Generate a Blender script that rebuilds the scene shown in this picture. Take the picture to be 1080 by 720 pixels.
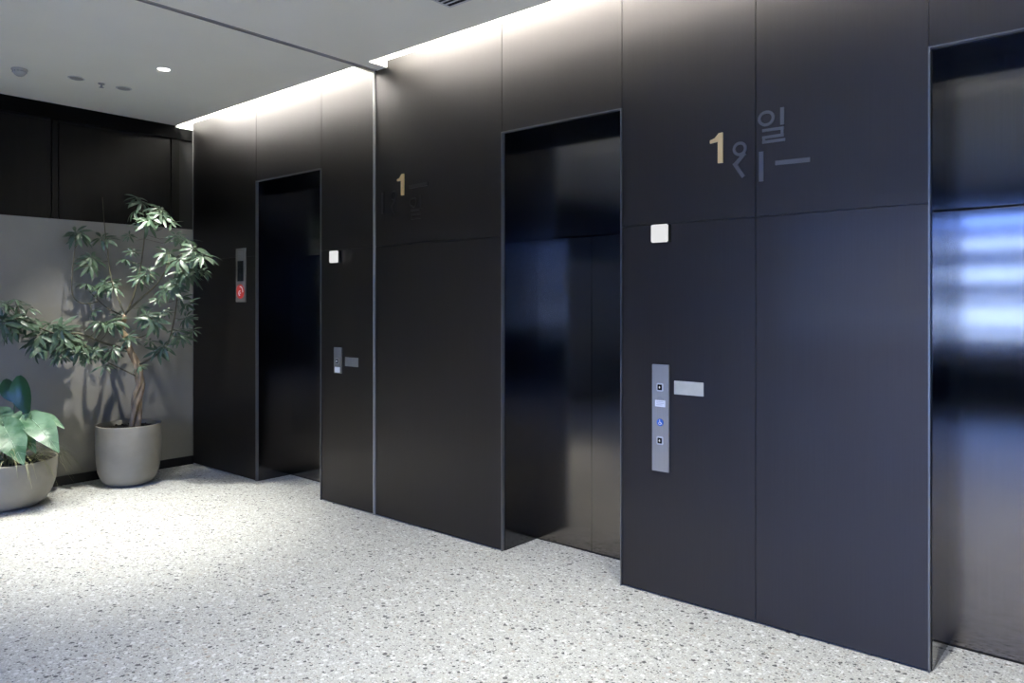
import bpy, bmesh, math, random
from mathutils import Vector, Matrix
C = bpy.context.scene
col = C.collection
for o in list(bpy.data.objects): bpy.data.objects.remove(o)
R = math.radians

# ---------------------------------------------------------------- camera
CAMX, CAMD, CAMH, YAW, FPX, HOR = 7.5755, 3.7686, 1.65, 40.4955, 789.61, 321.17
cd = bpy.data.cameras.new('camera'); cam = bpy.data.objects.new('camera', cd); col.objects.link(cam)
cam.location = (CAMX, -CAMD, CAMH); cam.rotation_euler = (R(90), 0, R(YAW))
cd.sensor_width = 36; cd.lens = FPX/1080*36; cd.shift_y = -(360-HOR)/1080; cd.clip_start = .05
C.camera = cam
# ---------------------------------------------------------------- view
C.view_settings.view_transform = 'Standard'; C.view_settings.look = 'None'
C.view_settings.exposure = 0.0; C.view_settings.gamma = 1; C.view_settings.use_curve_mapping = False
# ---------------------------------------------------------------- sky outside the glazing
w = bpy.data.worlds.new('sky'); C.world = w; w.use_nodes = True
wn = w.node_tree.nodes; wl_ = w.node_tree.links
bgn = wn['Background']; bgn.inputs[0].default_value = (.16, .32, 1.0, 1); bgn.inputs[1].default_value = 24
# ---------------------------------------------------------------- lights
CEIL = 3.48
def area(name, loc, rot, sx, sy, e, colr):
    l = bpy.data.lights.new(name, 'AREA'); l.shape = 'RECTANGLE'; l.size = sx; l.size_y = sy; l.energy = e; l.color = colr
    o = bpy.data.objects.new(name, l); o.location = loc; o.rotation_euler = rot; col.objects.link(o); return o
COVE_E = 29.0
for x0, x1 in ((.02, 2.88), (3.12, 7.4), (7.4, 11.9)):       # LED strips lying in the ceiling cove above the lift wall
    area('cove_led', ((x0+x1)/2, -.250, 3.675), (R(24), 0, 0), x1-x0, .07, COVE_E*(x1-x0), (1, .985, .93))
def spot(loc, e, ang, blend=.55, colr=(1, .975, .89), rad=.03, tgt=None):
    l = bpy.data.lights.new('downlight_beam', 'SPOT'); l.energy = e; l.spot_size = R(ang); l.spot_blend = blend
    l.shadow_soft_size = rad; l.color = colr
    o = bpy.data.objects.new('downlight_beam', l); o.location = loc; col.objects.link(o)
    if tgt: o.rotation_euler = (Vector(tgt)-Vector(loc)).to_track_quat('-Z', 'Y').to_euler()
    return o
DOWN = [(1.735, -1.10, 150, 62, 1, (2.1, -1.2)), (.975, -1.455, 260, 54, .8, (1.75, -1.5)), (.967, -1.085, 430, 72, .8, None), (.97, -2.35, 290, 54, .8, (1.75, -1.9)), (1.735, -2.35, 40, 70, .8, None),
        (4.3, -1.10, 400, 78, 1, None), (6.7, -1.25, 450, 90, 1, None), (8.9, -1.5, 420, 100, .9, None), (4.3, -4.9, 60, 90, 1, None), (6.7, -4.2, 220, 90, 1, None), (8.9, -4.2, 300, 100, .9, None)]
for x, y, e, a, b, tg in DOWN: spot((x, y, CEIL-.02), e, a, b, tgt=tg and (tg[0], tg[1], 0))
sl = bpy.data.lights.new('sun', 'SUN'); sl.energy = 18; sl.angle = R(.5); sl.color = (1, .97, .92)   # lights the street side beyond the glazing
so = bpy.data.objects.new('sun', sl); col.objects.link(so); so.rotation_euler = Vector((.25, -1, -.75)).to_track_quat('-Z', 'Y').to_euler()
pt = area('window_portal', (7.3, -9.35, 1.95), (R(90), 0, 0), 9.5, 2.4, 1, (1, 1, 1)); pt.data.cycles.is_portal = True

# ================================================================ helpers
def mat(name, base, rough=.5, metal=0., **kw):
    m = bpy.data.materials.new(name); m.use_nodes = True
    b = m.node_tree.nodes['Principled BSDF']
    b.inputs['Base Color'].default_value = (*base, 1); b.inputs['Roughness'].default_value = rough; b.inputs['Metallic'].default_value = metal
    for k, v in kw.items(): b.inputs[k.replace('_', ' ')].default_value = v
    return m
def nodes(m): return m.node_tree.nodes, m.node_tree.links, m.node_tree.nodes['Principled BSDF']
def N(m, t, **kw):
    n = m.node_tree.nodes.new(t)
    for k, v in kw.items(): setattr(n, k, v)
    return n
def noise_mat(name, c1, c2, scale=4., rough=.5, metal=0., stretch=(1, 1, 1), bump=0., detail=4, rv=0., **kw):
    m = mat(name, c1, rough, metal, **kw); n, l, b = nodes(m)
    tc = N(m, 'ShaderNodeTexCoord'); mp = N(m, 'ShaderNodeMapping'); mp.inputs['Scale'].default_value = stretch
    nz = N(m, 'ShaderNodeTexNoise'); nz.inputs['Scale'].default_value = scale; nz.inputs['Detail'].default_value = detail
    mx = N(m, 'ShaderNodeMix', data_type='RGBA'); mx.inputs['A'].default_value = (*c1, 1); mx.inputs['B'].default_value = (*c2, 1)
    rp = N(m, 'ShaderNodeValToRGB'); rp.color_ramp.elements[0].position = .35; rp.color_ramp.elements[1].position = .65
    l.new(tc.outputs['Object'], mp.inputs['Vector']); l.new(mp.outputs[0], nz.inputs['Vector']); l.new(nz.outputs['Fac'], rp.inputs['Fac'])
    l.new(rp.outputs['Color'], mx.inputs['Factor']); l.new(mx.outputs['Result'], b.inputs['Base Color'])
    if bump:
        bp = N(m, 'ShaderNodeBump'); bp.inputs['Strength'].default_value = bump; bp.inputs['Distance'].default_value = .002
        l.new(nz.outputs['Fac'], bp.inputs['Height']); l.new(bp.outputs[0], b.inputs['Normal'])
    if rv:
        mr = N(m, 'ShaderNodeMapRange'); mr.inputs['To Min'].default_value = rough-rv; mr.inputs['To Max'].default_value = rough+rv
        l.new(nz.outputs['Fac'], mr.inputs['Value']); l.new(mr.outputs[0], b.inputs['Roughness'])
    return m
def brushed(name, c1, c2, rough, aniso, rot=0., metal=1., **kw):
    """brushed sheet metal: fine vertical grain, reflections spread sideways"""
    m = noise_mat(name, c1, c2, 6., rough, metal, (30, 30, .3), 0, 3, .006, **kw); n, l, b = nodes(m)
    b.inputs['Anisotropic'].default_value = aniso; b.inputs['Anisotropic Rotation'].default_value = rot
    t = N(m, 'ShaderNodeTangent'); t.direction_type = 'RADIAL'; t.axis = 'Z'
    l.new(t.outputs[0], b.inputs['Tangent'])
    return m
def link(name, me, m, parent=None, loc=None, smooth=False):
    o = bpy.data.objects.new(name, me); col.objects.link(o)
    if m is not None:
        for q in (m if isinstance(m, (list, tuple)) else [m]): me.materials.append(q)
    if parent: o.parent = parent
    if loc: o.location = loc
    if smooth:
        for p in me.polygons: p.use_smooth = True
    return o
def obj(name, bm, m, parent=None, loc=None, smooth=False):
    bmesh.ops.recalc_face_normals(bm, faces=bm.faces)
    me = bpy.data.meshes.new(name); bm.to_mesh(me); bm.free()
    return link(name, me, m, parent, loc, smooth)
def box(bm, x0, x1, y0, y1, z0, z1, bev=0.):
    g = bmesh.ops.create_cube(bm, size=1)
    for v in g['verts']: v.co = Vector((x0 if v.co.x < 0 else x1, y0 if v.co.y < 0 else y1, z0 if v.co.z < 0 else z1))
    if bev:
        ed = list({e for v in g['verts'] for e in v.link_edges})
        bmesh.ops.bevel(bm, geom=ed, offset=bev, segments=2, affect='EDGES')
def bx(*a, bev=0.):
    bm = bmesh.new(); box(bm, *a, bev=bev); return bm
def lathe(bm, prof, seg=48, c=(0, 0, 0), closed=False):
    rings = []
    for r, z in prof:
        rings.append([bm.verts.new((c[0]+r*math.cos(2*math.pi*k/seg), c[1]+r*math.sin(2*math.pi*k/seg), c[2]+z)) for k in range(seg)])
    for a, b in zip(rings[:-1], rings[1:]):
        for k in range(seg): bm.faces.new((a[k], a[(k+1) % seg], b[(k+1) % seg], b[k]))
    bm.faces.new(rings[0]); bm.faces.new(rings[-1])
def tube(bm, pts, rads, seg=8):
    pts = [Vector(p) for p in pts]; rings = []
    for i, p in enumerate(pts):
        t = (pts[min(i+1, len(pts)-1)]-pts[max(i-1, 0)]).normalized()
        a = t.orthogonal().normalized() if i == 0 else (pa - t*pa.dot(t)).normalized()
        pa = a; b = t.cross(a); r = rads[i] if isinstance(rads, (list, tuple)) else rads
        rings.append([bm.verts.new(p+r*(math.cos(2*math.pi*k/seg)*a+math.sin(2*math.pi*k/seg)*b)) for k in range(seg)])
    for a, b in zip(rings[:-1], rings[1:]):
        for k in range(seg): bm.faces.new((a[k], a[(k+1) % seg], b[(k+1) % seg], b[k]))
    bm.faces.new(rings[0][::-1]); bm.faces.new(rings[-1])
def prism_xz(bm, poly, y0, y1):
    a = [bm.verts.new((x, y0, z)) for x, z in poly]; b = [bm.verts.new((x, y1, z)) for x, z in poly]
    bm.faces.new(a); bm.faces.new(b[::-1])
    for k in range(len(poly)):
        j = (k+1) % len(poly); bm.faces.new((a[k], b[k], b[j], a[j]))
def stroke_xz(bm, p, q, wd, y0, y1):
    p = Vector(p); q = Vector(q); d = (q-p).normalized(); n = Vector((-d.y, d.x))*wd/2
    prism_xz(bm, [tuple(p+n), tuple(p-n), tuple(q-n), tuple(q+n)], y0, y1)
def ring_xz(bm, c, ro, ri, y0, y1, sx=1., seg=28):
    vs = []
    for k in range(seg):
        a = 2*math.pi*k/seg; ca, sa = math.cos(a), math.sin(a)
        vs.append([bm.verts.new((c[0]+r*ca*sx, y, c[1]+r*sa)) for r, y in ((ro, y0), (ri, y0), (ri, y1), (ro, y1))])
    for k in range(seg):
        a, b = vs[k], vs[(k+1) % seg]
        for i in range(4): bm.faces.new((a[i], a[(i+1) % 4], b[(i+1) % 4], b[i]))
def disc_xz(bm, c, r, y0, y1, seg=28):
    prism_xz(bm, [(c[0]+r*math.cos(2*math.pi*k/seg), c[1]+r*math.sin(2*math.pi*k/seg)) for k in range(seg)], y0, y1)
def thing(name, label, cat, loc=(0, 0, 0), group=None):
    o = bpy.data.objects.new(name, None); col.objects.link(o); o.location = loc; o.empty_display_size = .1
    o['label'] = label; o['category'] = cat
    if group: o['group'] = group
    return o
def tag(o, label, cat, group=None):
    o['label'] = label; o['category'] = cat
    if group: o['group'] = group
    return o
def struct(o): o['kind'] = 'structure'; return o
# a pixel of the photograph on the lift wall (y = 0), as wall coordinates
_F = Vector((-math.sin(R(YAW)), math.cos(R(YAW)))); _Rt = Vector((math.cos(R(YAW)), math.sin(R(YAW))))
def wall_pt(u, v, y=0.):
    D = _F+(u-540)/FPX*_Rt; t = (CAMD+y)/D.y
    return (CAMX+t*D.x, CAMH+(HOR-v)/FPX*t)
def ray_pt(u, v, Z):
    D = _F+(u-540)/FPX*_Rt
    return Vector((CAMX+Z*D.x, -CAMD+Z*D.y, CAMH+(HOR-v)/FPX*Z))

# ================================================================ materials
M = {}
M['panel'] = brushed('dark_bronze_steel', (.058, .053, .052), (.061, .056, .055), .50, .5, .25, Coat_Weight=.3, Coat_IOR=1.25, Coat_Roughness=.12)
M['jamb'] = brushed('black_mirror_steel', (.075, .075, .080), (.085, .085, .09), .13, .3)
M['door'] = brushed('brushed_stainless', (.195, .177, .160), (.205, .187, .170), .125, .95)
M['transom'] = brushed('dark_stainless', (.15, .145, .14), (.16, .155, .15), .14, .9)
M['trim'] = mat('polished_trim', (.42, .415, .40), .45, .35)
M['plate'] = brushed('satin_steel', (.37, .35, .31), (.40, .38, .34), .42, .4, metal=.6)
M['platedark'] = brushed('satin_steel_dark', (.24, .23, .195), (.27, .26, .225), .45, .4, metal=.5)  # satin steel with a darker base, for the far fittings
M['nick'] = noise_mat('champagne_plate', (.52, .50, .40), (.58, .56, .46), 20, .55, .1)
M['black'] = mat('black_gap', (.006, .006, .006), .8)
M['gloss'] = mat('black_glass', (.01, .01, .012), .08)
M['gold'] = mat('brass_numeral', (.86, .62, .28), .4, .4)
M['glyph'] = mat('grey_steel_letter', (.135, .135, .145), .5, .3)
M['glyphdark'] = mat('dark_steel_letter', (.075, .07, .07), .3, .8)
M['white'] = mat('white_label', (.8, .8, .8), .5)
M['ink'] = mat('grey_print', (.25, .25, .26), .5)
M['ceil'] = noise_mat('ceiling_paint', (.90, .875, .77), (.92, .895, .79), 2, .85)
M['cove'] = mat('cove_white', (.85, .85, .82), .8)
M['grille'] = mat('ceiling_fitting_grey', (.33, .33, .32), .6)
M['detector'] = mat('light_grey_plastic', (.42, .41, .38), .6)  # greyer than the plastic of the other fittings
M['frame'] = mat('dark_steel_edge', (.20, .197, .194), .4, .75)
M['paint'] = mat('white_plastic', (.62, .62, .60), .5)
M['conc'] = noise_mat('limewash_wall', (.24, .232, .208), (.285, .275, .248), 1.3, .75, 0, (1, 1, 1), .25, 6)
M['wood'] = noise_mat('black_oak_panel', (.007, .0065, .006), (.010, .009, .008), 5, .35, 0, (3, 3, .3), Specular_IOR_Level=.1)
M['beam'] = mat('black_beam', (.003, .003, .003), .6, 0, Specular_IOR_Level=.05)
M['base'] = mat('black_skirting', (.008, .008, .009), .45)
M['potm'] = noise_mat('stone_grey_pot', (.245, .232, .20), (.285, .27, .235), 5, .6, 0, (1, 1, 1), .15)
M['soil'] = noise_mat('dark_soil', (.012, .009, .006), (.045, .035, .026), 60, .95, 0, (1, 1, 1), 1.)
M['bark'] = noise_mat('brown_bark', (.24, .17, .10), (.40, .30, .20), 18, .75, 0, (1, 1, .35), .6)
M['stem'] = noise_mat('thin_green_brown_stem', (.06, .055, .03), (.10, .09, .05), 18, .65)
def leafmat(name, c1, c2, rough=.36):
    m = noise_mat(name, c1, c2, 9, rough, 0, (1, 1, 1), 0, 3); n, l, b = nodes(m)
    out = n['Material Output']; tr = N(m, 'ShaderNodeBsdfTranslucent'); tr.inputs[0].default_value = (c2[0]*1.4, c2[1]*1.4, c2[2]*.9, 1)
    mx = N(m, 'ShaderNodeMixShader'); mx.inputs[0].default_value = .15
    l.new(b.outputs[0], mx.inputs[1]); l.new(tr.outputs[0], mx.inputs[2]); l.new(mx.outputs[0], out.inputs['Surface'])
    return m
M['leaf'] = leafmat('umbrella_leaf', (.050, .085, .055), (.095, .150, .100))
M['leafd'] = leafmat('dark_broad_leaf', (.012, .045, .018), (.02, .07, .03), .3)
M['leafl'] = leafmat('pale_veined_leaf', (.035, .11, .055), (.18, .30, .20), .36)
M['grass'] = leafmat('dry_grass', (.14, .17, .08), (.28, .27, .16), .5)
M['vein'] = mat('leaf_vein', (.28, .40, .27), .5)
def emis(name, c, s):
    m = mat(name, (0, 0, 0), .5); b = m.node_tree.nodes['Principled BSDF']
    b.inputs['Emission Color'].default_value = (*c, 1); b.inputs['Emission Strength'].default_value = s; return m
M['lamp'] = emis('lamp_lens', (1, .98, .94), 6)
M['slot'] = emis('reveal_glow', (1, .97, .9), 2.2)  # glow added to the ceiling reveal for its mirrored streak
M['lit'] = emis('lit_white_lens', (1, 1, 1), .78)
M['litd'] = emis('lit_white_icon', (1, 1, 1), .7)
M['red'] = emis('red_lit_disc', (.62, .04, .03), .55)
M['blue'] = mat('blue_sign', (.03, .13, .5), .4)
M['facade'] = mat('pale_facade', (.70, .84, .84), .7)
M['fglass'] = mat('blue_facade_glass', (.02, .05, .14), .5)
M['ground'] = mat('asphalt', (.05, .05, .055), .9)
M['glass'] = mat('clear_glass', (1, 1, 1), 0., 0.)
n, l, b = nodes(M['glass'])
g1 = N(M['glass'], 'ShaderNodeBsdfTransparent'); g2 = N(M['glass'], 'ShaderNodeBsdfGlossy'); g2.inputs['Roughness'].default_value = .02
g3 = N(M['glass'], 'ShaderNodeMixShader'); fr = N(M['glass'], 'ShaderNodeFresnel'); fr.inputs[0].default_value = 1.45
l.new(fr.outputs[0], g3.inputs[0]); l.new(g1.outputs[0], g3.inputs[1]); l.new(g2.outputs[0], g3.inputs[2]); l.new(g3.outputs[0], n['Material Output'].inputs['Surface'])
# terrazzo
def terrazzo():
    m = mat('terrazzo', (.6, .6, .58), .55); n, l, b = nodes(m)
    tc = N(m, 'ShaderNodeTexCoord')
    wp = N(m, 'ShaderNodeTexNoise'); wp.inputs['Scale'].default_value = 60; wp.inputs['Detail'].default_value = 2
    ws = N(m, 'ShaderNodeVectorMath', operation='SCALE'); ws.inputs['Scale'].default_value = .010
    wa = N(m, 'ShaderNodeVectorMath', operation='ADD')
    l.new(tc.outputs['Object'], wp.inputs['Vector']); l.new(wp.outputs['Color'], ws.inputs[0])
    l.new(tc.outputs['Object'], wa.inputs[0]); l.new(ws.outputs[0], wa.inputs[1])
    cur = N(m, 'ShaderNodeRGB').outputs[0]; cur.default_value = (.50, .51, .482, 1)
    def layer(cur, scale, size, stops, seed):
        mp = N(m, 'ShaderNodeMapping'); mp.inputs['Location'].default_value = (seed, seed*2.3, seed*.7)
        l.new(wa.outputs[0], mp.inputs['Vector'])
        v = N(m, 'ShaderNodeTexVoronoi'); v.inputs['Scale'].default_value = scale; v.voronoi_dimensions = '2D'
        l.new(mp.outputs[0], v.inputs['Vector'])
        sp = N(m, 'ShaderNodeSeparateColor'); l.new(v.outputs['Color'], sp.inputs[0])
        # chip radius varies per chip: distance < size*(.35+.65*g)
        mr = N(m, 'ShaderNodeMath', operation='MULTIPLY_ADD'); mr.inputs[1].default_value = size*.65; mr.inputs[2].default_value = size*.35
        l.new(sp.outputs[1], mr.inputs[0])
        lt = N(m, 'ShaderNodeMath', operation='LESS_THAN'); l.new(v.outputs['Distance'], lt.inputs[0]); l.new(mr.outputs[0], lt.inputs[1])
        rp = N(m, 'ShaderNodeValToRGB'); rp.color_ramp.interpolation = 'CONSTANT'
        el = rp.color_ramp.elements
        el[0].position = 0; el[0].color = (*stops[0][1], stops[0][2]); el[1].position = stops[1][0]; el[1].color = (*stops[1][1], stops[1][2])
        for p, c_, a in stops[2:]:
            e = el.new(p); e.color = (*c_, a)
        l.new(sp.outputs[0], rp.inputs[0])
        f = N(m, 'ShaderNodeMath', operation='MULTIPLY'); g_ = N(m, 'ShaderNodeMath', operation='MULTIPLY'); g_.inputs[1].default_value = .9; l.new(rp.outputs['Alpha'], g_.inputs[0]); l.new(lt.outputs[0], f.inputs[0]); l.new(g_.outputs[0], f.inputs[1])
        mx = N(m, 'ShaderNodeMix', data_type='RGBA'); l.new(f.outputs[0], mx.inputs['Factor'])
        l.new(cur, mx.inputs['A']); l.new(rp.outputs['Color'], mx.inputs['B'])
        return mx.outputs['Result']
    cur = layer(cur, 150, .5, [(0, (.64, .65, .64), 1), (.30, (.36, .365, .36), 1), (.52, (.5, .5, .5), 0), (.90, (.16, .16, .16), 1)], 1.3)
    cur = layer(cur, 74, .46, [(0, (.70, .71, .70), 1), (.26, (.5, .5, .5), 0), (.66, (.34, .345, .34), 1), (.80, (.42, .38, .33), 1), (.87, (.035, .035, .04), 1)], 4.1)
    cur = layer(cur, 36, .44, [(0, (.74, .75, .74), 1), (.14, (.5, .5, .5), 0), (.78, (.30, .30, .295), 1), (.88, (.035, .035, .04), 1), (.95, (.40, .36, .31), 1)], 7.7)
    l.new(cur, b.inputs['Base Color'])
    return m
M['terrazzo'] = terrazzo()

# ================================================================ the setting
XR, YB = 12.0, -9.5
OPS = [(1.213, 2.238), (4.268, 5.208), (6.815, 7.80)]
ZJ, ZO, ZP = 2.105, 2.805, 3.535
floor = struct(obj('floor', bx(-.2, XR+.2, YB-.2, .6, -.1, 0), M['terrazzo']))
# ceiling with the cove slot along the lift wall and the fire-shutter slot across it
bm = bmesh.new()
SL0, SL1 = 2.945, 2.985
for a0, a1 in ((-.2, SL0), (SL1, XR+.2)): box(bm, a0, a1, YB-.2, -.18, CEIL, CEIL+.03)
box(bm, 2.90, SL0, -.18, 0, CEIL, CEIL+.03); box(bm, SL1, 3.09, -.18, 0, CEIL, CEIL+.03)
ceiling = struct(obj('ceiling', bm, M['ceil']))
bm = bmesh.new()
box(bm, -.2, XR+.2, -.36, 0.3, 3.76, 3.79); box(bm, -.2, XR+.2, -.40, -.36, CEIL+.03, 3.79)
box(bm, -.2, XR+.2, 0.0, .03, ZP+.001, 3.76)
box(bm, 2.90, SL0-.01, -.36, 0, CEIL+.03, 3.76); box(bm, SL1+.01, 3.09, -.36, 0, CEIL+.03, 3.76)
obj('cove_lining', bm, M['cove'], ceiling)
bm = bmesh.new()
box(bm, SL0-.02, SL1+.02, YB, 0, CEIL+.05, CEIL+.07)
obj('shutter_slot_lining', bm, M['black'], ceiling)
bm = bmesh.new()
for a in (SL0, SL1-.006): box(bm, a, a+.006, YB, -.004, CEIL-.006, CEIL+.05)
obj('shutter_slot_edge', bm, M['trim'], ceiling)
# thin ceiling reveal further back, glow added so the lift transoms mirror it
obj('glowing_reveal', bx(2.4, XR-.4, -3.02, -2.99, CEIL-.004, CEIL+.001), M['slot'], ceiling)

# left wall: limewashed slab below, dark panelling above
wl = struct(obj('wall_left', bx(-.15, 0, YB, 0, 0, 2.43), M['conc']))
upper = obj('upper_backing', bx(-.15, -.045, YB, 0.62, 2.43, 3.8), M['black'], wl)
bm = bmesh.new(); box(bm, -.04, -.008, YB, -.185, 3.345, CEIL-.002); box(bm, -.04, -.008, -.185, 0, 3.345, 3.458); obj('upper_beam', bm, M['beam'], wl)
obj('cove_end', bx(-.04, -.004, -.182, 0, 3.46, 3.76), M['cove'], wl)
for y0, y1 in ((-3.9, -2.62), (-2.55, -1.32), (-1.255, -.232)):
    obj('upper_panel', bx(-.04, -.022, y0, y1, 2.432, 3.318, bev=.002), M['wood'], wl)
obj('panel_edge', bx(-.04, -.012, -.222, -.142, 2.432, 3.338, bev=.002), M['wood'], wl)
obj('panel_edge', bx(-.04, -.012, -1.312, -1.263, 2.432, 3.338, bev=.002), M['wood'], wl)
bb = struct(obj('baseboard_left', bx(0.0, .012, YB, -.002, 0.0, .085), M['base']))
obj('corner_trim', bx(0.0, .006, -.010, -.002, .085, 3.455), M['frame'], wl)
# wall behind the lift panels and the cladding
wf = struct(obj('wall_front', bx(-.2, XR+.2, .62, .7, -.1, 3.76), M['black']))
bm = bmesh.new()
edges = [-.2] + [v for a in OPS for v in a] + [XR+.2]
for a0, a1 in zip(edges[0::2], edges[1::2]): box(bm, a0, a1, .02, .62, 0, ZP)
for a0, a1 in OPS: box(bm, a0, a1, .02, .62, ZO+.02, ZP)
obj('wall_core', bm, M['black'], wf)
def clad(x0, x1, z0, z1):
    g = .0012
    obj('cladding_panel', bx(x0+g, x1-g, 0, .018, z0+g, z1-g, bev=.0012), M['panel'], wf)
for x0, x1 in ((0, 1.213), (2.238, 2.934), (2.950, 4.268), (5.208, 6.017), (6.017, 6.815), (7.80, 9.3), (9.3, XR)):
    clad(x0, x1, .008, ZJ); clad(x0, x1, ZJ, ZP)
for x0, x1 in OPS: clad(x0, x1, ZO, ZP)
sg = struct(obj('trim_1', bx(2.934, 2.943, -.012, .018, 0.001, CEIL-.006, bev=.001), M['trim']))
# right and back of the lobby
wr = struct(obj('wall_right', bx(XR, XR+.15, YB, 0, 0, CEIL), M['wood']))
bm = bmesh.new(); box(bm, -.15, 2.6, YB-.15, YB, 0, CEIL); box(bm, 2.6, XR, YB-.15, YB, 0, .82); box(bm, 2.6, XR, YB-.15, YB, 3.1, CEIL)
wb = struct(obj('wall_back', bm, M['wood']))
bm = bmesh.new()
for x in (2.6, 5.1, 7.8, 9.9, XR-.05): box(bm, x, x+.05, YB-.1, YB-.04, .82, 3.1)
for z in (.82, 1.04, 3.05): box(bm, 2.6, XR, YB-.1, YB-.04, z, z+.05)
win = struct(obj('window_1', bm, M['base']))
obj('pane', bx(2.6, XR, YB-.075, YB-.067, .85, 3.08), M['glass'], win)
# street side
gr = struct(obj('ground', bx(-40, 50, -60, YB-.2, -.3, -.1), M['ground']))
bd = thing('building', 'pale banded office building across the street, seen only mirrored in the lift doors', 'building', (6, -17, -.1))
bm = bmesh.new()
for z0, z1 in ((.74, .93), (1.11, 1.62), (1.78, 1.86), (2.20, 2.54), (2.98, 3.22)): box(bm, -9, 14, 0, .5, z0+.1, z1+.1)
box(bm, -9, 14, .25, .5, 5.2, 5.6)
obj('spandrel', bm, M['facade'], bd)
obj('glazing', bx(-9, 14, -.4, -.1, 0.02, 3.75), M['fglass'], bd)

# ================================================================ lifts
LIFT = ['recessed dark metal lift doorway on the far left, beside the tall potted tree',
        'recessed dark metal lift doorway in the middle of the lift wall',
        'bright brushed steel lift doorway cut off by the right edge, mirroring blue daylight']
for i, (x0, x1) in enumerate(OPS):
    cx = (x0+x1)/2; t = thing('elevator_entrance', LIFT[i], 'elevator', (cx, 0, 0), 'lift entrances in the dark metal wall')
    h = (x1-x0)/2; W = .007
    bm = bmesh.new(); box(bm, -h, -h+W, -.008, .02, 0.001, ZO); box(bm, h-W, h, -.008, .02, 0.001, ZO); box(bm, -h+W, h-W, -.008, .02, ZO-W, ZO)
    obj('door_frame', bm, M['frame'], t)
    obj('jamb', bx(-h, -h+.012, .02, .40, 0.001, ZO), M['jamb'], t)
    obj('jamb', bx(h-.012, h, .02, .40, 0.001, ZO), M['jamb'], t)
    obj('soffit', bx(-h+.012, h-.012, .02, .33, ZO-.012, ZO+.01), M['jamb'], t)
    obj('transom', bx(-h+.012, h-.012, .300, .335, 2.108, ZO-.012, bev=.001), M['transom'], t)
    dr = bx(-h+.012, -.0015, .372, .40, .006, 2.125)
    d1 = obj('door_panel', dr, M['door'], t)
    d2 = obj('door_panel', bx(.0015, h-.012, .372, .40, .006, 2.125), M['door'], t)
    obj('threshold', bx(-h+.012, h-.012, .362, .44, 0.0005, .003), M['black'], t)

# ---- hall fittings on the wall
def px_rect(u0, v0, u1, v1):
    a = wall_pt(u0, v0); b_ = wall_pt(u1, v1); return a[0], b_[0], min(a[1], b_[1]), max(a[1], b_[1])
def lantern(cx, cz, s, label):
    t = thing('hall_lantern', label, 'light', (cx, 0, cz), 'square hall lanterns')
    obj('housing', bx(-s/2-.006, s/2+.001, -.022, 0, -s/2-.001, s/2+.001, bev=.001), M['black'], t)
    obj('lens', bx(-s/2, s/2, -.046, -.0205, -s/2, s/2, bev=.005), M['lit'], t)
lantern(2.456, 2.044, .098, 'white lit square hall light right of the leftmost lift doorway')
lantern(5.475, 2.050, .100, 'white lit square hall light above the tall steel button panel')

def arrow(bm, cx, cz, s, up, y0, y1):
    d = 1 if up else -1
    prism_xz(bm, [(cx-s, cz), (cx, cz+d*s*1.1), (cx+s, cz)][::d], y0, y1)
    prism_xz(bm, [(cx-s*.4, cz), (cx+s*.4, cz), (cx+s*.4, cz-d*s), (cx-s*.4, cz-d*s)][::d], y0, y1)
# near call panel
cx, z0, z1, hw = 5.4675, .709, 1.312, .053
t = thing('call_panel', 'tall brushed steel lift call panel between middle and right lifts', 'button panel', (cx, 0, z0))
obj('plate', bx(-hw, hw, -.012, 0, 0, z1-z0, bev=.0015), M['plate'], t)
for v, up in ((408, True), (464, False)):
    z = wall_pt(697, v)[1]-z0
    b_ = obj('button', bx(-.021, .021, -.017, -.012, z-.023, z+.023, bev=.004), M['paint'], t)
    obj('button_face', bx(-.014, .014, -.020, -.0165, z-.016, z+.016, bev=.002), M['gloss'], b_)
    bm = bmesh.new(); arrow(bm, 0, z, .006, up, -.0212, -.0201); obj('arrow', bm, M['litd'], b_)
z = wall_pt(697, 425)[1]-z0
s = obj('sticker', bx(-.032, .032, -.0135, -.012, z-.019, z+.018), M['white'], t)
bm = bmesh.new()
for k in range(3): box(bm, -.024, .024-.01*(k == 2), -.0139, -.0136, z+.009-k*.009, z+.0105-k*.009)
obj('print', bm, M['ink'], s)
bm = bmesh.new(); box(bm, -.02, .02, -.0125, -.0118, z+.026, z+.029); box(bm, -.012, .012, -.0125, -.0118, z+.033, z+.036); obj('engraving', bm, M['ink'], t)
z = wall_pt(697, 445)[1]-z0
bm = bmesh.new(); disc_xz(bm, (0, z), .021, -.0145, -.012); s = obj('accessibility_mark', bm, M['blue'], t)
bm = bmesh.new(); Y = (-.0155, -.0143)
disc_xz(bm, (-.002, z+.0125), .003, *Y, seg=12); stroke_xz(bm, (-.002, z+.009), (0, z-.001), .003, *Y)
stroke_xz(bm, (0, z-.001), (.008, z-.001), .0028, *Y); stroke_xz(bm, (.008, z-.001), (.012, z-.011), .0028, *Y)
ring_xz(bm, (-.001, z-.005), .0085, .0062, *Y, seg=18)
obj('wheelchair_symbol', bm, M['white'], s)
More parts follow.
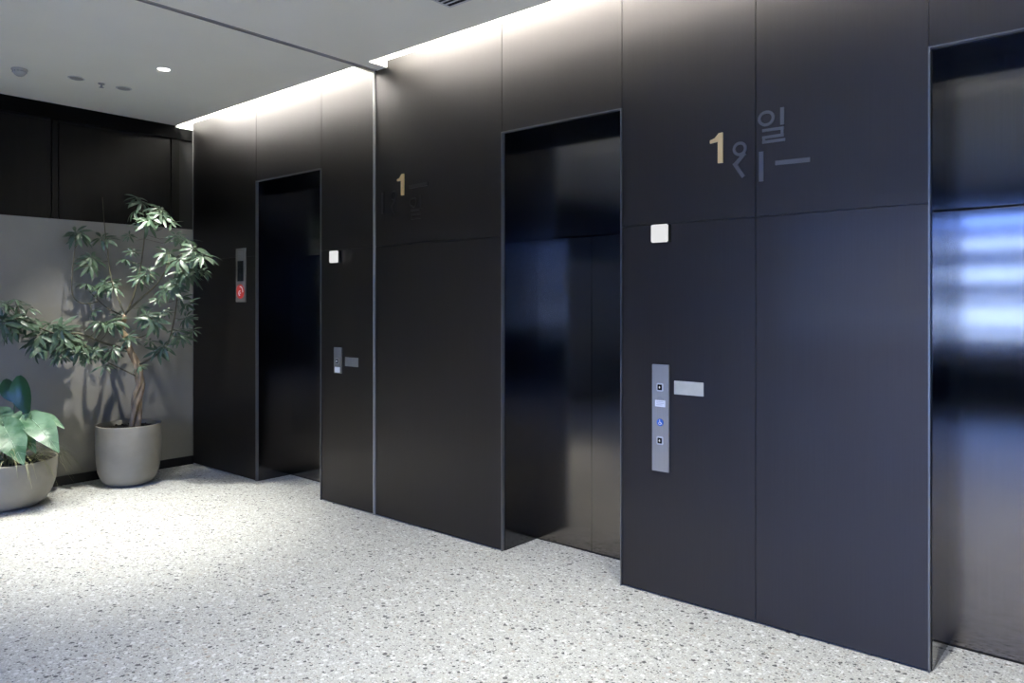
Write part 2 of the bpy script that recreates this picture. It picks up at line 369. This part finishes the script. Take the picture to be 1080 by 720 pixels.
# near name plate
def nameplate(x0, x1, z0, z1, label, m):
    t = thing('name_plate', label, 'sign', ((x0+x1)/2, 0, (z0+z1)/2), 'small plates beside the call panels')
    h, k = (x1-x0)/2, (z1-z0)/2
    obj('plate', bx(-h, h, -.004, 0, -k, k, bev=.001), m, t)
    random.seed(3); bm = bmesh.new()
    for q in range(10):
        for p in range(2): 
            if random.random() < .7: disc_xz(bm, (-h*.55+q*h*.12, -k*.15-p*.01+k*.3), .0018, -.0052, -.0039, seg=8)
    box(bm, -h*.2, h*.5, -.0046, -.0039, k*.38, k*.46)
    obj('braille', bm, m, t)
nameplate(5.550, 5.727, 1.151, 1.226, 'pale rectangular braille plate right of the tall call panel', M['nick'])
nameplate(2.566, 2.738, 1.149, 1.222, 'small dim braille plate right of the short call panel', M['platedark'])
# far call panel
cx, z0 = 2.476, 1.085
t = thing('call_panel', 'short steel lift call panel right of the leftmost lift doorway', 'button panel', (cx, 0, z0))
obj('plate', bx(-.050, .050, -.012, 0, 0, .212, bev=.0015), M['platedark'], t)
b_ = obj('button', bx(-.024, .024, -.017, -.012, .075, .125, bev=.004), M['plate'], t)
obj('button_face', bx(-.016, .016, -.020, -.0165, .083, .117, bev=.002), M['gloss'], b_)
bm = bmesh.new(); arrow(bm, 0, .1, .007, True, -.0212, -.0201); obj('arrow', bm, M['litd'], b_)
obj('sticker', bx(-.034, .034, -.0135, -.012, .006, .052), M['white'], t)
# indicator left of the first lift
x0, x1, z0, z1 = .868, 1.050, 1.675, 2.188
t = thing('floor_indicator', 'narrow grey indicator panel with black display and red disc left of the far lift', 'sign', ((x0+x1)/2-.005, 0, z0))
h = .087; H = z1-z0
obj('plate', bx(-h, h, -.012, 0, 0, H, bev=.0015), M['platedark'], t)
bm = bmesh.new()
for k in range(6):
    for q in range(5): disc_xz(bm, (-.035+q*.0175, H-.035-k*.014), .0035, -.0135, -.0119, seg=8)
obj('speaker_holes', bm, M['ink'], t)
obj('display', bx(-.052, .052, -.0135, -.012, H-.315, H-.120), M['gloss'], t)
bm = bmesh.new(); disc_xz(bm, (0, .10), .068, -.016, -.012); s = obj('red_disc', bm, M['red'], t)
bm = bmesh.new(); Y = (-.0172, -.0158)
for k in range(8):
    a0, a1 = R(95-k*13), R(95-(k+1)*13); stroke_xz(bm, (.048*math.cos(a0), .10+.048*math.sin(a0)), (.048*math.cos(a1), .10+.048*math.sin(a1)), .011, *Y)
obj('white_arc', bm, M['white'], s); bm = bmesh.new()
for k in range(5):
    a0, a1 = R(60+k*45), R(60+(k+1)*45); stroke_xz(bm, (-.006+.019*math.cos(a0), .085+.022*math.sin(a0)), (-.006+.019*math.cos(a1), .085+.022*math.sin(a1)), .009, *Y)
stroke_xz(bm, (-.01, .085), (.012, .085), .008, *Y)
obj('white_mark', bm, M['white'], s)

# ---- floor signs: brass 1 with steel letter strokes
def q(u, v, s, ou, ov): return wall_pt(ou+u/s, ov+v/s)
def sign_parts(ou, ov, s, anchor):
    def P(u, v):
        a = q(u, v, s, ou, ov); return (a[0]-anchor[0], a[1]-anchor[1])
    return P
anc = wall_pt(797, 165)
t = thing('floor_number_sign', 'floor sign of brass numeral 1 and grey steel letter strokes beside right lift', 'sign', (anc[0], 0, anc[1]), 'raised floor signs')
P = sign_parts(660, 90, 4, anc); Y0, Y1 = -.006, 0
bm = bmesh.new(); prism_xz(bm, [P(*p) for p in ((358, 234), (378, 224), (395, 203), (411, 199), (411, 327), (391, 329), (391, 238), (358, 247))], -.010, 0); obj('numeral', bm, M['gold'], t)
def ringp(bm, P, c, rx, ry, wpx):
    cc = P(*c); ro = abs(P(c[0], c[1]-ry)[1]-cc[1]); rxw = abs(P(c[0]+rx, c[1])[0]-cc[0]); wd = ro*wpx/ry
    ring_xz(bm, cc, ro, ro-wd, Y0, Y1, rxw/ro)
def strokes(bm, P, segs, wd):
    for a, b_ in segs: stroke_xz(bm, P(*a), P(*b_), wd, Y0, Y1)
bm = bmesh.new(); ringp(bm, P, (482, 268), 30, 30, 12); strokes(bm, P, [((504, 286), (460, 338)), ((458, 328), (498, 386))], .020); obj('letter', bm, M['glyph'], t)
bm = bmesh.new(); strokes(bm, P, [((573, 280), (573, 405))], .024); obj('letter', bm, M['glyph'], t)
bm = bmesh.new(); strokes(bm, P, [((632, 328), (778, 313))], .022); obj('letter', bm, M['glyph'], t)
bm = bmesh.new(); ringp(bm, P, (594, 140), 36, 33, 12); strokes(bm, P, [((661, 93), (661, 165))], .019)
strokes(bm, P, [((577, 192), (668, 179)), ((661, 182), (661, 212)), ((668, 208), (577, 222)), ((584, 220), (584, 240)), ((577, 241), (673, 228))], .0145)
obj('letter', bm, M['glyph'], t)
anc = wall_pt(425, 210)
t = thing('floor_number_sign', 'dim floor sign of brass numeral 1 and faint dark strokes beside middle lift', 'sign', (anc[0], 0, anc[1]), 'raised floor signs')
P = sign_parts(390, 170, 10.29, anc)
bm = bmesh.new(); prism_xz(bm, [P(*p) for p in ((305, 198), (330, 186), (352, 142), (378, 135), (375, 368), (347, 372), (347, 212), (306, 218))], -.010, 0); obj('numeral', bm, M['gold'], t)
bm = bmesh.new(); strokes(bm, P, [((430, 280), (632, 243))], .026); obj('letter', bm, M['glyphdark'], t)
bm = bmesh.new(); ringp(bm, P, (262, 372), 32, 54, 12); strokes(bm, P, [((280, 420), (236, 500)), ((238, 500), (275, 578))], .018); obj('letter', bm, M['glyphdark'], t)
bm = bmesh.new(); strokes(bm, P, [((145, 340), (145, 568))], .024); obj('letter', bm, M['glyphdark'], t)
bm = bmesh.new(); ringp(bm, P, (475, 447), 42, 55, 16); strokes(bm, P, [((556, 365), (556, 512))], .020)
strokes(bm, P, [((450, 532), (556, 520)), ((548, 522), (548, 568)), ((556, 566), (450, 578)), ((458, 576), (458, 620)), ((450, 624), (556, 612))], .015)
obj('letter', bm, M['glyphdark'], t)

# ================================================================ ceiling fittings
def downlight(x, y, label):
    t = thing('downlight', label, 'ceiling light', (x, y, CEIL), 'recessed ceiling downlights')
    bm = bmesh.new(); lathe(bm, [(.056, 0), (.056, -.003), (.050, -.004), (.046, -.001), (.046, 0)], 32); obj('bezel', bm, M['paint'], t)
    bm = bmesh.new(); lathe(bm, [(.045, -.0015), (.030, -.0045), (.001, -.006)], 32); obj('lens', bm, M['lamp'], t)
if True: downlight(1.735, -1.10, 'small glowing round downlight recessed in the ceiling near the potted tree')
smoke = thing('smoke_detector', 'small white domed smoke detector, leftmost fitting on the ceiling', 'smoke detector', (.888, -1.83, CEIL))
bm = bmesh.new(); lathe(bm, [(.055, 0), (.057, -.008), (.052, -.016)], 32); obj('base', bm, M['detector'], smoke)
bm = bmesh.new(); lathe(bm, [(.046, -.016), (.044, -.030), (.034, -.046), (.020, -.055), (.001, -.057)], 32); hd = obj('sensor_head', bm, M['detector'], smoke, smooth=True)
bm = bmesh.new()
for k in range(12):
    a = 2*math.pi*k/12; box(bm, .046*math.cos(a)-.004, .046*math.cos(a)+.004, .046*math.sin(a)-.004, .046*math.sin(a)+.004, -.028, -.018)
obj('vent_slot', bm, M['grille'], hd)
def flush(x, y, label, cat, nm):
    t = thing(nm, label, cat, (x, y, CEIL))
    bm = bmesh.new(); lathe(bm, [(.062, 0), (.062, -.004), (.054, -.007), (.050, -.004)], 32); obj('rim', bm, M['paint'], t)
    bm = bmesh.new(); lathe(bm, [(.049, -.004), (.048, -.0065), (.001, -.008)], 32); obj('grille', bm, M['grille'], t)  # dark-reflector downlights, their beams are set with the other lamps
flush(.975, -1.455, 'grey round dark-reflector downlight between smoke detector and sprinkler', 'ceiling cover', 'darklight_left')
flush(.967, -1.085, 'grey round dark-reflector downlight right of the sprinkler', 'ceiling cover', 'darklight_right')
t = thing('sprinkler', 'tiny sprinkler head on ceiling between two round grey downlights', 'sprinkler', (.965, -1.262, CEIL))
bm = bmesh.new(); lathe(bm, [(.026, 0), (.024, -.006), (.012, -.008)], 20); obj('escutcheon', bm, M['grille'], t)
bm = bmesh.new(); lathe(bm, [(.008, -.006), (.007, -.03), (.018, -.032), (.018, -.035), (.001, -.036)], 16); obj('nozzle', bm, M['trim'], t)
# slot diffuser at the top edge
t = thing('air_vent', 'grey ceiling air vent with dark slots cut off by the top edge', 'air vent', (4.42, -.66, CEIL))
bm = bmesh.new(); X0, X1, Y0v, Y1v = -.13, .30, -.22, .15
for a in ((X0, X1, Y1v-.015, Y1v), (X0, X1, Y0v, Y0v+.015), (X0, X0+.015, Y0v+.015, Y1v-.015), (X1-.015, X1, Y0v+.015, Y1v-.015)): box(bm, *a, -.004, 0)
obj('frame', bm, M['paint'], t)
obj('backing', bx(X0+.015, X1-.015, Y0v+.015, Y1v-.015, -.001, 0), M['black'], t)
n_ = 9
for k in range(n_-1):
    y = Y0v+.015+(k+1)*(Y1v-Y0v-.03)/n_
    obj('slat', bx(X0+.015, X1-.015, y-.006, y+.006, -.004, -.001), M['paint'], t)

# ================================================================ plants
random.seed(11)
def leaflet(bm, base, d, nrm, L, Wd, droop=.35, fold=.25, seg=5, tipw=.62, curl=0.):
    d = d.normalized(); s = d.cross(nrm).normalized(); nrm = s.cross(d).normalized()
    rows = []; p = base.copy(); dirv = d.copy(); nn = nrm.copy()
    for k in range(seg+1):
        u = k/seg; wv = Wd*.5*math.sin(math.pi*min(1, u**.8))**.8 if 0 < u < 1 else Wd*.03
        wv *= (1+.35*(u-.5))
        rows.append([bm.verts.new(p-s*wv+nn*wv*fold), bm.verts.new(p), bm.verts.new(p+s*wv+nn*wv*fold)])
        rot = Matrix.Rotation(-droop/seg, 3, s); dirv = rot @ dirv; nn = rot @ nn; p = p+dirv*L/seg
    for a, b in zip(rows[:-1], rows[1:]):
        for j in range(2): bm.faces.new((a[j], a[j+1], b[j+1], b[j]))
def rosette(bm, c, up, L, n=8):
    up = up.normalized(); a = up.orthogonal().normalized(); b = up.cross(a); off = random.random()*6.28
    for k in range(n):
        th = off+2*math.pi*k/n+random.uniform(-.15, .15); r = a*math.cos(th)+b*math.sin(th)
        dp = random.uniform(-.05, .5)
        d = (r*math.cos(dp)-up*math.sin(dp)+Vector((0, 0, -.08))).normalized()
        l_ = L*random.uniform(.78, 1.12)
        leaflet(bm, c+d*L*.12, d, up+r*.4, l_, l_*.24, droop=random.uniform(.1, .7))
        tube(bm, [c, c+d*L*.14], .0013, 4)
PC = Vector((.372, -.80, 0)); FW = Vector((_F.x, _F.y, 0))
tree = thing('potted_umbrella_tree', 'tall umbrella tree with pale green leaf rosettes in rounded grey pot by the wall', 'potted plant', tuple(PC))
H, RR = .55, .275
bm = bmesh.new()
prof = [(.001, 0), (.165, 0), (.205, .012), (.240, .05), (.268, .12), (.282, .22), (.288, .34), (.288, H-.008), (.286, H), (.276, H), (.274, H-.008), (.282, .40), (.27, .38)]
lathe(bm, [(a*.955, z) for a, z in prof], 72); obj('pot', bm, M['potm'], tree, smooth=True)
bm = bmesh.new(); lathe(bm, [(.001, .40), (.15, .405), (.255, .42), (.258, .505), (.22, .515), (.12, .523), (.001, .528)], 48)
for v_ in bm.verts:
    if v_.co.z > .51: v_.co.z += random.uniform(-.006, .006)
for k in range(26):
    a = random.random()*6.28; r = random.uniform(.05, .21); g = bmesh.ops.create_icosphere(bm, subdivisions=1, radius=random.uniform(.006, .014)); bmesh.ops.translate(bm, verts=g['verts'], vec=(r*math.cos(a), r*math.sin(a), .522))
obj('soil', bm, M['soil'], tree)
ZT = (PC+Vector((-CAMX, CAMD, 0))).dot(FW)               # camera depth of the trunk
def tp(u, v, dz=0.):
    """a point of the crown: seen at (u, v), dz metres in front of (-) or behind (+) the trunk"""
    Z = ZT+dz
    p = ray_pt(u, v, Z)
    for _ in range(40):
        if p.x < .15: Z -= .02
        elif p.y > -.13: Z -= .02
        else: break
        p = ray_pt(u, v, Z)
    return p-PC
# braided trunk
tr_path = [(142, 451), (144, 425), (148, 405), (146, 388), (137, 368), (129, 347), (132, 332)]
bm = bmesh.new()
ctrl = [tp(u, v) for u, v in tr_path]; ctrl[0].z = .46
for s_ in range(3):
    pts = []
    for i in range(25):
        f = i/24*(len(ctrl)-1); k = min(int(f), len(ctrl)-2); p = ctrl[k].lerp(ctrl[k+1], f-k)
        am = .032*(1-i/30); a = 2*math.pi*s_/3+i*.42
        pts.append(p+Vector((math.cos(a)*am, math.sin(a)*am, 0)))
    tube(bm, pts, [.026-.012*i/24 for i in range(25)], 10)
obj('trunk', bm, M['bark'], tree, smooth=True)
BR = [  # branches (u, v, dz)
    [(132, 332, 0), (126, 318, -.03), (118, 296, .03), (113, 262, .06), (110, 235, .08), (108, 208, .08)],
    [(132, 332, 0), (140, 315, .03), (147, 288, .05), (151, 262, .03), (153, 240, 0)],
    [(133, 330, 0), (148, 315, -.08), (165, 300, -.15), (178, 280, -.2), (190, 268, -.25)],
    [(131, 333, 0), (115, 326, .05), (103, 316, .08), (92, 305, .1)],
    [(103, 318, .08), (88, 320, .1), (77, 312, .12), (76, 290, .12), (79, 262, .1)],
    [(137, 368, 0), (110, 362, -.15), (85, 352, -.25), (60, 352, -.32), (32, 341, -.3), (22, 335, -.28)],
    [(147, 398, 0), (130, 390, -.1), (112, 381, -.18), (95, 368, -.24), (78, 352, -.25)],
    [(146, 385, 0), (165, 374, .0), (177, 362, -.02), (184, 335, -.06), (188, 305, -.08), (192, 285, -.1)],
    [(133, 355, 0), (150, 355, -.1), (163, 345, -.15), (167, 338, -.15)],
]
def smooth_path(pts, n=5):
    out = []
    for i in range(len(pts)-1):
        p0 = pts[max(i-1, 0)]; p1 = pts[i]; p2 = pts[i+1]; p3 = pts[min(i+2, len(pts)-1)]
        for k in range(n):
            t_ = k/n; out.append(.5*((2*p1)+(p2-p0)*t_+(2*p0-5*p1+4*p2-p3)*t_*t_+(3*p1-p0-3*p2+p3)*t_**3))
    out.append(pts[-1]); return out
nodes_ = []
for k, br in enumerate(BR):
    pts = smooth_path([tp(*p) for p in br]); n2 = len(pts); r0 = .011 if k in (1, 2, 5, 7) else .007
    bm = bmesh.new(); tube(bm, pts, [r0*(1-.62*i/n2) for i in range(n2)], 7)
    obj('branch', bm, M['stem'], tree, smooth=True); nodes_ += pts if k else pts[:14]
ROS = [ # u, v, size in px of the rosette, dz, count
 (150, 216, 13, .05, 2), (164, 222, 13, .0, 2), (141, 226, 12, .02, 1), (158, 236, 15, -.12, 2), (172, 233, 13, -.1, 2), (181, 238, 9, -.12, 1), (136, 250, 8, .1, 1), (145, 238, 11, .05, 1),
 (80, 249, 15, .1, 2), (107, 254, 13, .1, 2), (99, 276, 14, .08, 2), (92, 302, 12, .12, 1), (110, 301, 15, .05, 2), (120, 305, 12, 0, 1),
 (132, 276, 12, .0, 1), (146, 284, 9, .05, 1), (152, 293, 14, -.1, 2), (140, 267, 10, .05, 1),
 (190, 254, 14, .08, 2), (178, 270, 15, -.05, 2), (191, 283, 18, -.25, 3), (207, 274, 17, -.25, 2), (201, 292, 14, -.2, 2), (215, 288, 12, -.12, 1), (173, 309, 15, -.25, 1), (166, 318, 8, -.2, 1), (186, 298, 14, -.1, 2),
 (190, 318, 13, -.05, 2), (196, 338, 13, 0, 2), (186, 352, 15, -.05, 2), (203, 350, 10, .05, 1), (176, 330, 8, -.1, 1),
 (155, 336, 16, -.15, 3), (147, 327, 11, .1, 1), (112, 344, 17, -.15, 3), (134, 358, 13, -.15, 2), (98, 332, 13, -.05, 1), (125, 335, 9, .1, 1),
 (120, 374, 13, -.2, 2), (166, 373, 13, -.1, 2), (147, 389, 11, -.28, 1), (110, 388, 11, -.2, 1), (103, 372, 13, -.25, 2), (158, 362, 9, 0, 1),
 (55, 352, 17, -.3, 3), (44, 364, 17, -.32, 2), (68, 366, 18, -.35, 3), (84, 368, 15, -.3, 2), (38, 374, 13, -.25, 1), (62, 378, 12, -.35, 1), (92, 380, 11, -.3, 1), (75, 352, 12, -.15, 1), (60, 345, 14, -.2, 1),
 (6, 322, 10, -.2, 2), (19, 324, 11, -.25, 2), (30, 328, 11, -.2, 1), (11, 350, 17, -.35, 2), (28, 345, 13, -.2, 2), (4, 342, 12, -.2, 1), (16, 338, 14, -.25, 2),
 (102, 312, 10, .1, 1)]
bm = bmesh.new(); bp_ = bmesh.new()
for u, v, s, dz, n_ in ROS:
    for k in range(n_+(1 if s > 13 else 0)):
        j = 0 if k == 0 else s*.55
        c = tp(u+random.uniform(-j, j), v+random.uniform(-j, j)-s*.25, dz+random.uniform(-.05, .05))
        L = s/112.*1.02*random.uniform(.9, 1.1)
        up = Vector((random.uniform(-.1, 1.0), random.uniform(-.9, .15), random.uniform(.45, 1.0)))
        rosette(bm, c, up, L, random.choice((7, 8, 8, 9)))
        nd = min(nodes_, key=lambda p: (p-c).length+max(0, p.z-c.z)*.8)
        mid = nd.lerp(c, .5)+Vector((0, 0, -.03*(c-nd).length/.2)); tube(bp_, [nd, mid, c], .0022, 5)
nl = len(bm.faces); tmp = bpy.data.meshes.new('petiole_mesh'); bp_.to_mesh(tmp); bp_.free(); bm.from_mesh(tmp); bpy.data.meshes.remove(tmp)
bm.faces.ensure_lookup_table()
for f in bm.faces[nl:]: f.material_index = 1
for v_ in bm.verts:                                     # leaves bend where they meet the walls
    v_.co.x = max(v_.co.x, .015-PC.x); v_.co.y = min(v_.co.y, -.02-PC.y)
obj('foliage', bm, (M['leaf'], M['stem']), tree, smooth=True)

# --- low bowl with broad leaves and grass
BC = Vector((.455, -1.80, 0))
bowl = thing('potted_leafy_bowl', 'low wide grey stone bowl with broad green leaves and grass at left edge', 'potted plant', tuple(BC))
bm = bmesh.new()
lathe(bm, [(a*.90, z*.97) for a, z in [(.001, 0), (.20, 0), (.255, .012), (.315, .055), (.362, .13), (.392, .22), (.405, .32), (.406, .392), (.403, .40), (.390, .40), (.387, .392), (.378, .33), (.36, .29)]], 80)
obj('pot', bm, M['potm'], bowl, smooth=True)
bm = bmesh.new(); lathe(bm, [(.001, .30), (.330, .31), (.340, .352), (.2, .366), (.001, .370)], 48); obj('soil', bm, M['soil'], bowl)
def bpnt(u, v, Z): return ray_pt(u, v, Z)-BC
def broad(bm, bv, base, tip, nrm, Wd, heart=.0, droop=.3, seg=10, ruff=.0, pw=.62, pe=.95):
    d = tip-base; L = d.length; d.normalize(); s = d.cross(nrm).normalized(); nrm = s.cross(d).normalized(); rows = []
    for k in range(seg+1):
        u = k/seg; wv = Wd*.5*(math.sin(math.pi*min(.999, (u*.96+.02)**pw))**pe)
        c = base+d*L*u+nrm*(math.sin(math.pi*u)*droop*L*.4)
        row = []
        for j in (-1, -.5, 0, .5, 1):
            back = -d*heart*L*abs(j)**1.5*max(0, 1-u*2.2)
            row.append(bm.verts.new(c+s*wv*j+nrm*(abs(j)*wv*.22+ruff*wv*math.sin(k*2.1+j*3))+back))
        rows.append(row)
    for a, b in zip(rows[:-1], rows[1:]):
        for j in range(4): bm.faces.new((a[j], a[j+1], b[j+1], b[j]))
    tube(bv, [base+d*L*u+nrm*(math.sin(math.pi*u)*droop*L*.4+.002) for u in (0, .25, .5, .75, .98)], [.004, .003, .0025, .002, .001], 5)
    for u in (.2, .38, .55, .72):
        for sg_ in (-1, 1):
            wv = Wd*.5*(math.sin(math.pi*(u*.94+.03)**.62)**.95)*.85; c = base+d*L*u+nrm*(math.sin(math.pi*u)*droop*L*.4+.002)
            u2 = min(.97, u+.14); c2 = base+d*L*u2+nrm*(math.sin(math.pi*u2)*droop*L*.4+.003+wv*.18)+s*sg_*wv*.8
            tube(bv, [c, c2], [.0016, .0008], 4)
bl = bmesh.new(); bvn = bmesh.new(); bd_ = bmesh.new(); bs = bmesh.new(); bdv = bmesh.new()
ZB = (BC+Vector((-CAMX, CAMD, 0))).dot(FW)
camdir = Vector((math.sin(R(YAW)), -math.cos(R(YAW)), .25))
DK = [((16, 424), (5, 400), .13, .1), ((29, 436), (20, 396), .17, 0), ((31, 434), (24, 402), .10, .1)]
for (b0, t0, wd, dz) in DK:
    base = bpnt(*b0, ZB+dz); tip = bpnt(*t0, ZB+dz+.03); broad(bd_, bdv, base, tip, camdir, wd, .0, .15, pw=1.15, pe=.6)
    foot = Vector((random.uniform(-.1, .1), random.uniform(-.1, .1), .36)); tube(bs, [foot, foot.lerp(base, .6)+Vector((0, 0, .03)), base], .006, 6)
LT = [((4, 450), (25, 490), .24, -.16), ((34, 443), (62, 477), .21, -.05), ((0, 452), (-14, 488), .22, -.1), ((-10, 440), (-34, 466), .20, 0), ((18, 446), (38, 478), .15, -.06), ((24, 438), (12, 466), .14, -.02), ((40, 440), (68, 452), .10, .08),
      ((-2, 436), (10, 462), .2, .05), ((10, 442), (6, 470), .18, .02), ((28, 440), (52, 452), .16, .1), ((-18, 452), (-30, 482), .2, -.1)]
for (b0, t0, wd, dz) in LT:
    base = bpnt(*b0, ZB+dz+.05); tip = bpnt(*t0, ZB+dz-.1)
    broad(bl, bvn, base, tip, camdir*.6+Vector((0, 0, .9)), wd, .22, .25, ruff=.06)
    foot = Vector((random.uniform(-.12, .12), random.uniform(-.12, .12), .36)); tube(bs, [foot, foot.lerp(base, .55)+Vector((0, 0, .05)), base], .0055, 6)
obj('dark_leaves', bd_, M['leafd'], bowl, smooth=True); lf = obj('pale_leaves', bl, M['leafl'], bowl, smooth=True)
obj('veins', bvn, M['vein'], lf); obj('stems', bs, M['leafl'], bowl)
bdv.free()
bm = bmesh.new()
for k in range(90):
    a = random.uniform(-.9, 2.2)-R(10); r0 = random.uniform(.08, .30); p = Vector((r0*math.cos(a), r0*math.sin(a), .37))
    ln = random.uniform(.22, .50); out = Vector((math.cos(a+random.uniform(-.3, .3)), math.sin(a+random.uniform(-.3, .3)), 0)); pts = []
    lift = random.uniform(.7, 1.7)
    for i in range(8):
        u = i/7; pt_ = p+out*(ln*u*.75)+Vector((0, 0, ln*(lift*u-1.25*u*u)*.8)); rr = math.hypot(pt_.x, pt_.y)
        if rr > .37 and rr < .43 and pt_.z < .41: pt_.z = .41
        if pt_.x+BC.x < .02: pt_.x = .02-BC.x
        pt_.z = max(pt_.z, .05); pts.append(pt_)
    wv = .0055
    s = out.cross(Vector((0, 0, 1))); pr = None
    for i, pt_ in enumerate(pts):
        w2 = wv*(1-.85*i/7); row = (bm.verts.new(pt_-s*w2), bm.verts.new(pt_+s*w2+Vector((0, 0, .001))))
        if pr: bm.faces.new((pr[0], pr[1], row[1], row[0]))
        pr = row
o = obj('grass', bm, M['grass'], bowl); o['kind'] = 'stuff'
